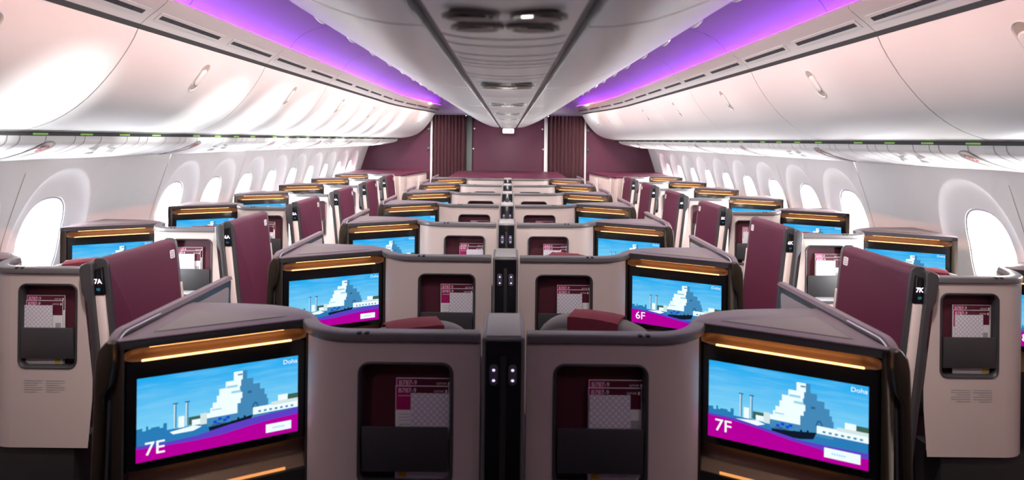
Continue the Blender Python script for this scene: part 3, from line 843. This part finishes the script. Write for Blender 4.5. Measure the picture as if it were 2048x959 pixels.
# --- the display picture, drawn in metres on the glass
def screen_mesh(mir, number):
    mb = MB(); SW, SH = .378, .205; zt = -.602
    if not mir: a0 = .052; base = lambda a, b, z: FP(a, b, z)
    else:
        def base(a, b, z):
            x, y, zz = FP(W-a, b, z); return (-x, y, zz)
        a0 = W - .430
    lay = [0]
    def q(u, v, dz=0): return base(a0+u*SW, .0088-lay[0]*.00012, zt-v*SH)
    def P_(pts, m_): lay[0] += 1; mb.poly([q(u, v) for u, v in pts], m_)
    def B_(u0, v0, u1, v1, m_): P_([(u0, v0), (u1, v0), (u1, v1), (u0, v1)], m_)
    ids = mb.pts([q(0, 0), q(1, 0), q(1, 1), q(0, 1)]); mb.face(ids, 'scr_sky')
    B_(0, .68, 1, 1, 'scr_water')
    sky = random.Random(3); u = 0
    while u < .17:
        w_ = .012+.014*sky.random(); B_(u, .68-.03-.07*sky.random(), u+w_, .69, 'scr_city'); u += w_
    # tiered pale building, lit from the left
    for t, (l, s, r_, v0, v1) in enumerate(((.575, .632, .660, .09, .23), (.525, .622, .70, .20, .33), (.485, .615, .745, .28, .42), (.47, .63, .775, .36, .48), (.445, .62, .79, .44, .56), (.43, .60, .80, .50, .62), (.41, .60, .795, .56, .72))):
        B_(l, v0, s, v1, 'scr_white'); B_(s, v0, r_, v1, 'scr_shade')
    for l, r_, v0, v1 in ((.53, .60, .255, .285), (.56, .62, .33, .36), (.44, .50, .52, .535)): B_(l, v0, r_, v1, 'scr_cyan')
    B_(.60, .12, .63, .14, 'scr_shade'); B_(.665, .36, .69, .39, 'scr_shade2')
    P_([(.715+.022*math.cos(PI*i/8), .60-.085*math.sin(PI*i/8)) for i in range(9)], 'scr_shade2')
    P_([(.715+.013*math.cos(PI*i/8), .60-.06*math.sin(PI*i/8)) for i in range(9)], 'scr_shade')
    B_(.41, .62, .80, .72, 'scr_shade')
    # low white arcade on the right, trees
    B_(.865, .48, .93, .60, 'scr_white'); B_(.93, .49, 1, .60, 'scr_green'); B_(.70, .585, 1, .68, 'scr_white'); B_(.82, .555, 1, .60, 'scr_cream')
    for i in range(7): B_(.735+i*.036, .635, .753+i*.036, .66, 'scr_shade')
    # two slim towers, quay houses, boats
    for u in (.213, .283):
        B_(u, .37, u+.016, .66, 'scr_shade'); B_(u, .37, u+.007, .66, 'scr_cream'); B_(u-.006, .355, u+.024, .37, 'scr_shade2')
    B_(.24, .53, .275, .67, 'scr_white'); B_(.30, .56, .38, .66, 'scr_green'); B_(.32, .60, .37, .67, 'scr_white'); B_(.37, .54, .41, .68, 'scr_cream')
    P_([(.19, .70), (.33, .67), (.38, .70), (.33, .735), (.21, .735)], 'scr_white')
    P_([(.42, .73), (.55, .71), (.70, .67), (.68, .76), (.60, .79), (.43, .80)], 'scr_dark')
    for u, v in ((.45, .66), (.48, .63), (.51, .655), (.53, .63), (.47, .69)): B_(u, v, u+.022, v+.035, 'scr_blue')
    for u, v in ((.56, .70), (.60, .67), (.64, .66), (.50, .72)): B_(u, v, u+.012, v+.05, 'scr_dark')
    B_(.44, .70, .53, .715, 'scr_green')
    # violet and magenta wave
    if not mir: w1 = [(0, .80), (.15, .815), (.35, .80), (.55, .74), (.75, .70), (1, .68)]; w2 = [(0, .835), (.15, .85), (.35, .86), (.5, .85), (.7, .80), (.85, .775), (1, .765)]
    else: w1 = [(0, .69), (.2, .70), (.4, .75), (.6, .80), (.8, .80), (1, .79)]; w2 = [(0, .715), (.15, .725), (.35, .77), (.55, .83), (.75, .865), (1, .86)]
    P_(w1 + [(1, 1), (0, 1)], 'scr_violet'); P_(w2 + [(1, 1), (0, 1)], 'scr_magenta')
    b = (.785, .835, .955, .945) if not mir else (.745, .825, .955, .945)
    B_(*b, 'scr_white')
    for i in range(6): B_(b[0]+.045+i*.014, (b[1]+b[3])/2-.012, b[0]+.053+i*.014, (b[1]+b[3])/2+.012, 'scr_faint')
    lay[0] += 1
    mb.text('Doha', .0165, lambda x, y: q(.895+x/SW, .075-y/SH), 'scr_text')
    mb.text(number, .046, lambda x, y: q(.045+x/SW, (.925 if not mir else .905)-y/SH), 'scr_text', bold=.0002)
    me = mb.mesh('screen', smooth=False, recalc=False)
    uvl = me.uv_layers.new(name='UVMap')
    for p in me.polygons:
        for li in p.loop_indices:
            vi = me.loops[li].vertex_index
            if vi < 4: uvl.data[li].uv = ((0, 1), (1, 1), (1, 0), (0, 0))[vi]
    return me

def digit_mesh(mir, txt):
    mb = MB(); k = .11
    def fn(x, y):
        z = -.553 + y*1.0
        bx = (-.078 if not mir else .047) + x
        lean = k*(-.467-z)*(1 if not mir else -1)
        return (bx + lean, -.0667, Z(z))
    mb.text(txt, .0245, fn, 'led_digit', bold=.0005)
    return mb.mesh('seat_number', smooth=False, recalc=False)

AX, AY = 1.478, .746
NOWING = ('privacy_wing', 'front_edge_trim', 'rear_edge_trim', 'number_post', 'number_display', 'pilot_light', 'pale_strip', 'wing_placard', 'edge_handle', 'instruction_placard')
SUITES = {}
def build_shell(kind, mir, k, number, label, group, seatno):
    x = 0 if kind == 'E' else (-AX + .008 if not mir else AX + .022)
    y = 1.5 + k + (0 if kind == 'E' else AY)
    root = tag(empty('suite_shell', (x, y, 0)), label, 'suite shell', group)
    made = {}
    for n, me, par in PARTS[kind, mir]:
        if kind == 'A' and k == 6 and n in NOWING: continue
        o = link(n.replace('ledge_light_strip', 'light_strip').replace('top_light_strip', 'light_strip'), me, made.get(par, root)); made[n] = o
    link('screen', screen_mesh(mir, number), made['screen_bezel'])
    if kind == 'A' and k < 6: link('seat_number', digit_mesh(mir, seatno), made['number_display'])
    if kind == 'A' and k == 6:
        sg = 1 if mir else -1
        mb = MB(); mb.prism([(sg*.052, -.02), (sg*.012, .28), (sg*.37, .28), (sg*.37, .06), (sg*.13, .05)], lambda u, w, t: (u, w, Z(t)), -1.64, -.530, 'taupe'); link('side_return', mb.mesh('side_return', bevel=.004), root)
        mb = MB(); mb.prism([(sg*.040, .02), (sg*.0, .282), (sg*.37, .282), (sg*.37, .06), (sg*.13, .05)], lambda u, w, t: (u, w, Z(t)), -.531, -.503, 'maroon'); link('return_top', mb.mesh('return_top', bevel=.004), root)
    SUITES[kind, mir, k] = (x, y)
    return root
for k in range(7):
    r = 7-k
    for mir in (False, True):
        s = 'right' if mir else 'left'; sc = 'EF'[mir]; sa = 'AK'[mir]
        build_shell('E', mir, k, '%d%s' % (r, sc), 'taupe suite shell with monitor, %s of the centre posts, %s from the camera' % (s, ORD[k]), 'centre suite shells', None)
        build_shell('A', mir, k, '%d%s' % (r+1, sa), ('taupe shell by the %s windows, %s from the camera, maroon wing marked %d%s' % (s, ORD[k], r, sa)) if k < 6 else 'taupe shell by the %s windows, farthest one, joined to the low cabinet' % s, 'window suite shells', '%d%s' % (r, sa))

# --- centre posts
pm = []
mb = MB(); mb.box((-.055, 0, 0), (.055, .205, Z(-.500)), 'rail'); pm.append(('post_body', mb.mesh('post_body', bevel=.007, segs=3), None))
mb = MB(); mb.box((-.044, .006, Z(-.5005)), (.044, .199, Z(-.4965)), 'post_top'); pm.append(('post_cap', mb.mesh('post_cap', bevel=.0015), 'post_body'))
mb = MB(); mb.box((-.0455, -.003, 0.02), (.0455, .004, Z(-.5085)), 'black'); pm.append(('front_plate', mb.mesh('front_plate', bevel=.002), 'post_body'))
mb = MB(); mb.box((-.007, -.005, 0.02), (.007, -.002, Z(-.545)), 'base'); pm.append(('centre_groove', mb.mesh('centre_groove', bevel=.001), 'post_body'))
for sx in (-.024, .024):
    mb = MB(); mb.prism(rrect(sx-.0105, sx+.0105, -.619, -.567, .010, 5), lambda u, w, t: (u, t, Z(w)), -.007, -.002, 'switch'); pm.append(('switch', mb.mesh('switch', bevel=.001), 'post_body'))
    for dz in (-.580, -.606):
        mb = MB(); mb.poly([(sx+.0038*math.cos(2*PI*i/12), -.0075, Z(dz)+.0033*math.sin(2*PI*i/12)) for i in range(12)], 'led_white'); pm.append(('switch_light', mb.mesh('switch_light'), 'switch'))
for k in range(7):
    root = tag(empty('centre_post', (0, 1.475+k, 0)), 'grey topped black centre post with lit switches, %s from the camera' % ORD[k], 'post', 'centre posts')
    made = {}
    for n, me, par in pm:
        o = link(n, me, made.get(par, root)); made[n] = o

# --- seats
def arch(w, z0, z1, rise, n=18):
    o = [(-w/2, z0)]
    for i in range(n+1):
        a = PI - PI*i/n; o.append((w/2*(abs(math.cos(a))**.75)*math.copysign(1, math.cos(a)), z1-rise+rise*math.sin(a)**.9 if math.sin(a) > 0 else z1-rise))
    return o + [(w/2, z0)]
def seat_parts(mir):
    rot = Matrix.Rotation(R(26), 3, 'Z')
    def T(x, y, z): v = rot @ Vector((x, y, 0)); return (v.x, v.y, z)
    out = []
    def add(n, mb, par=None, **o): out.append((n, mb.mesh(n, mirror=mir, **o), par))
    mb = MB(); mb.prism(rrect(-.22, .22, 0.0, .36, .06), lambda u, w, t: T(u, w+.06, t), .30, .47, 'seat'); add('seat_cushion', mb, bevel=.03, segs=3)
    mb = MB(); mb.prism(rrect(-.19, .19, .04, .33, .04), lambda u, w, t: T(u, w+.06, t), 0, .31, 'base'); add('seat_base', mb, bevel=.01)
    mb = MB(); mb.prism(arch(.46, .42, Z(-.605), .15), lambda u, w, t: T(u, t + .06*(1.1-w), w), -.02, .075, 'seat2'); add('backrest', mb, bevel=.022, segs=3)
    mb = MB(); mb.prism(arch(.405, Z(-.79), Z(-.572), .11), lambda u, w, t: T(u, t + .06*(1.1-w), w), -.005, .085, 'seat'); add('headrest', mb, 'backrest', bevel=.028, segs=4)
    # maroon cover folded over the middle of the headrest
    mb = MB(); full = [p for p in arch(.405, Z(-.79), Z(-.572), .11, 40) if abs(p[0]) < .088]
    loops = []
    n = len(full)
    for i, (u, w) in enumerate(full):
        j = .0025*math.sin(i*2.1)
        pr = [(-.012, -.085), (-.013, -.03), (-.010+j, .003), (.015, .009+j), (.065, .009-j), (.090, .003), (.094, -.03), (.093, -.14)]
        pr += [(t-.004*(1 if t > .04 else -1), h-.003) for t, h in pr[::-1]]
        loops.append([T(u, t + .06*(1.1-w), w+h) for t, h in pr])
    mb.loft(loops, 'cover', True, True); add('headrest_cover', mb, 'headrest', angle=50)
    return out
SEATP = {m: seat_parts(m) for m in (False, True)}
def build_seat(x, y, mir, label, group, dz=0.0):
    root = tag(empty('recliner_chair', (x, y, 0)), label, 'chair', group)
    made = {}
    for n, me, par in SEATP[mir]:
        o = link(n, me, made.get(par, root)); made[n] = o
    return root
for k in range(3):
    for mir in (False, True):
        s = 'right' if mir else 'left'; sg = 1 if mir else -1
        build_seat(sg*(.265 if not mir else .285), 1.90+k-(.03 if mir else .13), mir, 'grey chair with maroon headrest cover just past the %s shell %s of the posts' % (ORD[k], s), 'centre seats')
for k in range(2):
    for mir in (False, True):
        s = 'right' if mir else 'left'; sg = 1 if mir else -1
        build_seat(sg*1.90, 2.63+k, mir, 'grey chair with maroon headrest cover just past the %s shell by the %s windows' % (ORD[k], s), 'window seats')

# --- literature in the pockets
def card_mesh(w, h, tab=.80):
    """maroon headed safety card, origin at the bottom centre, facing -y"""
    mb = MB(); mb.box((-w/2, 0, 0), (w/2, .0016, h), 'paper')
    y = -.0003
    def q(u0, z0, u1, z1, m_, d=0): mb.poly([(-w/2+u0*w, y-d, z0), (-w/2+u1*w, y-d, z0), (-w/2+u1*w, y-d, z1), (-w/2+u0*w, y-d, z1)], m_)
    q(.012, h-.031, .30, h-.0015, 'ink_magenta'); q(.30, h-.031, .988, h-.0015, 'ink_maroon')
    q(.012, h-.063, .30, h-.031, 'ink_magenta'); q(.30, h-.056, .988, h-.031, 'ink_maroon')
    mb.text('B787-9', .0165, lambda x, z: (-w/2+.007+x, y-.0003, h-.0175+z), 'ink_white')
    mb.text('QATAR', .0078, lambda x, z: (w/2-.040+x, y-.0003, h-.0165+z), 'ink_white')
    q(.93, h-.018, .965, h-.010, 'ink_white', .0003)
    for i, (a, b) in enumerate(((.05, .34), (.40, .62))): q(a, h-.0265, b, h-.0252, 'ink_white', .0003)
    for i in range(3): q(.06, h-.075-i*.008, .26, h-.0735-i*.008, 'ink_grey')
    q(.08, h-.13, .34, h-.10, 'ink_grey'); q(.095, h-.128, .325, h-.102, 'paper', .0003); q(.80, h-.12, .95, h-.085, 'ink_grey')
    q(.04, .012, .74, .0135, 'ink_grey'); q(tab, .004, tab+.15, .020, 'ink_yellow')
    return mb.mesh('safety_card', smooth=False, recalc=False)
CARD = card_mesh(.146, .262)
CARD2 = card_mesh(.140, .243)
CARD3 = card_mesh(.140, .243, .07)
mb = MB(); mb.box((-.0535, 0, .095), (.0535, .0016, .225), 'lattice'); ENV = mb.mesh('envelope', smooth=False)
for k in range(4):
    for kind in ('E', 'A'):
        for mir in (False, True):
            x, y = SUITES[kind, mir, k]
            yp = -.045 if kind == 'A' else .005
            s = 'right' if mir else 'left'
            where = ('the %s centre shell %s of the posts' if kind == 'E' else 'the %s shell by the %s windows') % (ORD[k], s)
            if kind == 'E': cx = -.208 if not mir else .298
            else: cx = -.285 if not mir else .285
            zc = Z(-.889 + (.016 if kind == 'A' else 0))
            j = random.uniform(-.004, .004)
            tag(link('safety_card', CARD, None, (x+cx, y+yp+.025, zc)), 'rear maroon card in pocket of %s' % where, 'card', 'rear pocket cards')
            tag(link('safety_card', CARD3 if kind == 'E' else CARD2, None, (x+cx+j-.002, y+yp+.019, zc+.001)), 'middle card in pocket of %s' % where, 'card', 'front pocket cards')
            ex = cx + (.021 if (kind == 'E' and not mir) else -.019)
            tag(link('envelope', ENV, None, (x+ex, y+yp+.0125, zc+.002)), 'white envelope in pocket of %s' % where, 'envelope', 'pocket envelopes')

# --- front furniture between the first row and the bulkhead
e = tag(empty('front_console', (0, 0, 0)), 'maroon topped low centre console in front of the bulkhead', 'console')
mb = MB(); mb.box((-.80, 7.80, 0), (.80, 9.62, Z(-.545)), 'taupe'); link('console_base', mb.mesh('console_base', bevel=.01), e)
mb = MB(); mb.box((-.83, 7.77, Z(-.547)), (.83, 9.64, Z(-.515)), 'maroon'); link('console_lid', mb.mesh('console_lid', bevel=.012, segs=3), e)
for sd, side in ((-1, 'left'), (1, 'right')):
    e = tag(empty('front_cabinet'), 'low taupe cabinet with maroon top at the %s front by the bulkhead' % side, 'cabinet', 'front cabinets')
    ft = [(sd*1.50, 8.535), (sd*1.345, 9.64), (sd*2.44, 9.64), (sd*2.44, 8.535)]
    mb = MB(); mb.prism(ft, lambda u, w, t: (u, w, Z(t)), -1.64, -.535, 'taupe'); link('cabinet_body', mb.mesh('cabinet_body', bevel=.008), e)
    mb = MB(); mb.prism([(sd*1.485, 8.53), (sd*1.33, 9.66), (sd*2.45, 9.66), (sd*2.45, 8.53)], lambda u, w, t: (u, w, Z(t)), -.536, -.505, 'maroon'); link('cabinet_top', mb.mesh('cabinet_top', bevel=.008), e)
    d = Vector((1.345-1.50, 9.64-8.535)); dn = d.normalized(); nn = Vector((-dn.y, dn.x))
    for t0, t1 in ((.06, .50), (.54, .96)):
        p0, p1 = Vector((1.50, 8.535))+d*t0, Vector((1.50, 8.535))+d*t1
        mb = MB()
        lo = [(sd*(p.x - dn.y*h), p.y + dn.x*h) for p, h in ((p0, .001), (p1, .001), (p1, .010), (p0, .010))]
        mb.prism(lo, lambda u, w, t: (u, w, Z(t)), -1.3, -.58, 'taupe2'); dr = link('cabinet_door', mb.mesh('cabinet_door', bevel=.004), e)
        pm_ = p1 if t0 < .3 else p0
        mb = MB(); c = pm_ + dn*(-.06 if t0 < .3 else .06)
        mb.prism([(sd*(c.x - dn.y*h + dn.x*g), c.y + dn.x*h + dn.y*g) for g, h in ((-.015, .010), (.015, .010), (.015, .015), (-.015, .015))], lambda u, w, t: (u, w, Z(t)), -.66, -.60, 'ink_white'); link('cabinet_latch', mb.mesh('cabinet_latch', bevel=.002), dr)
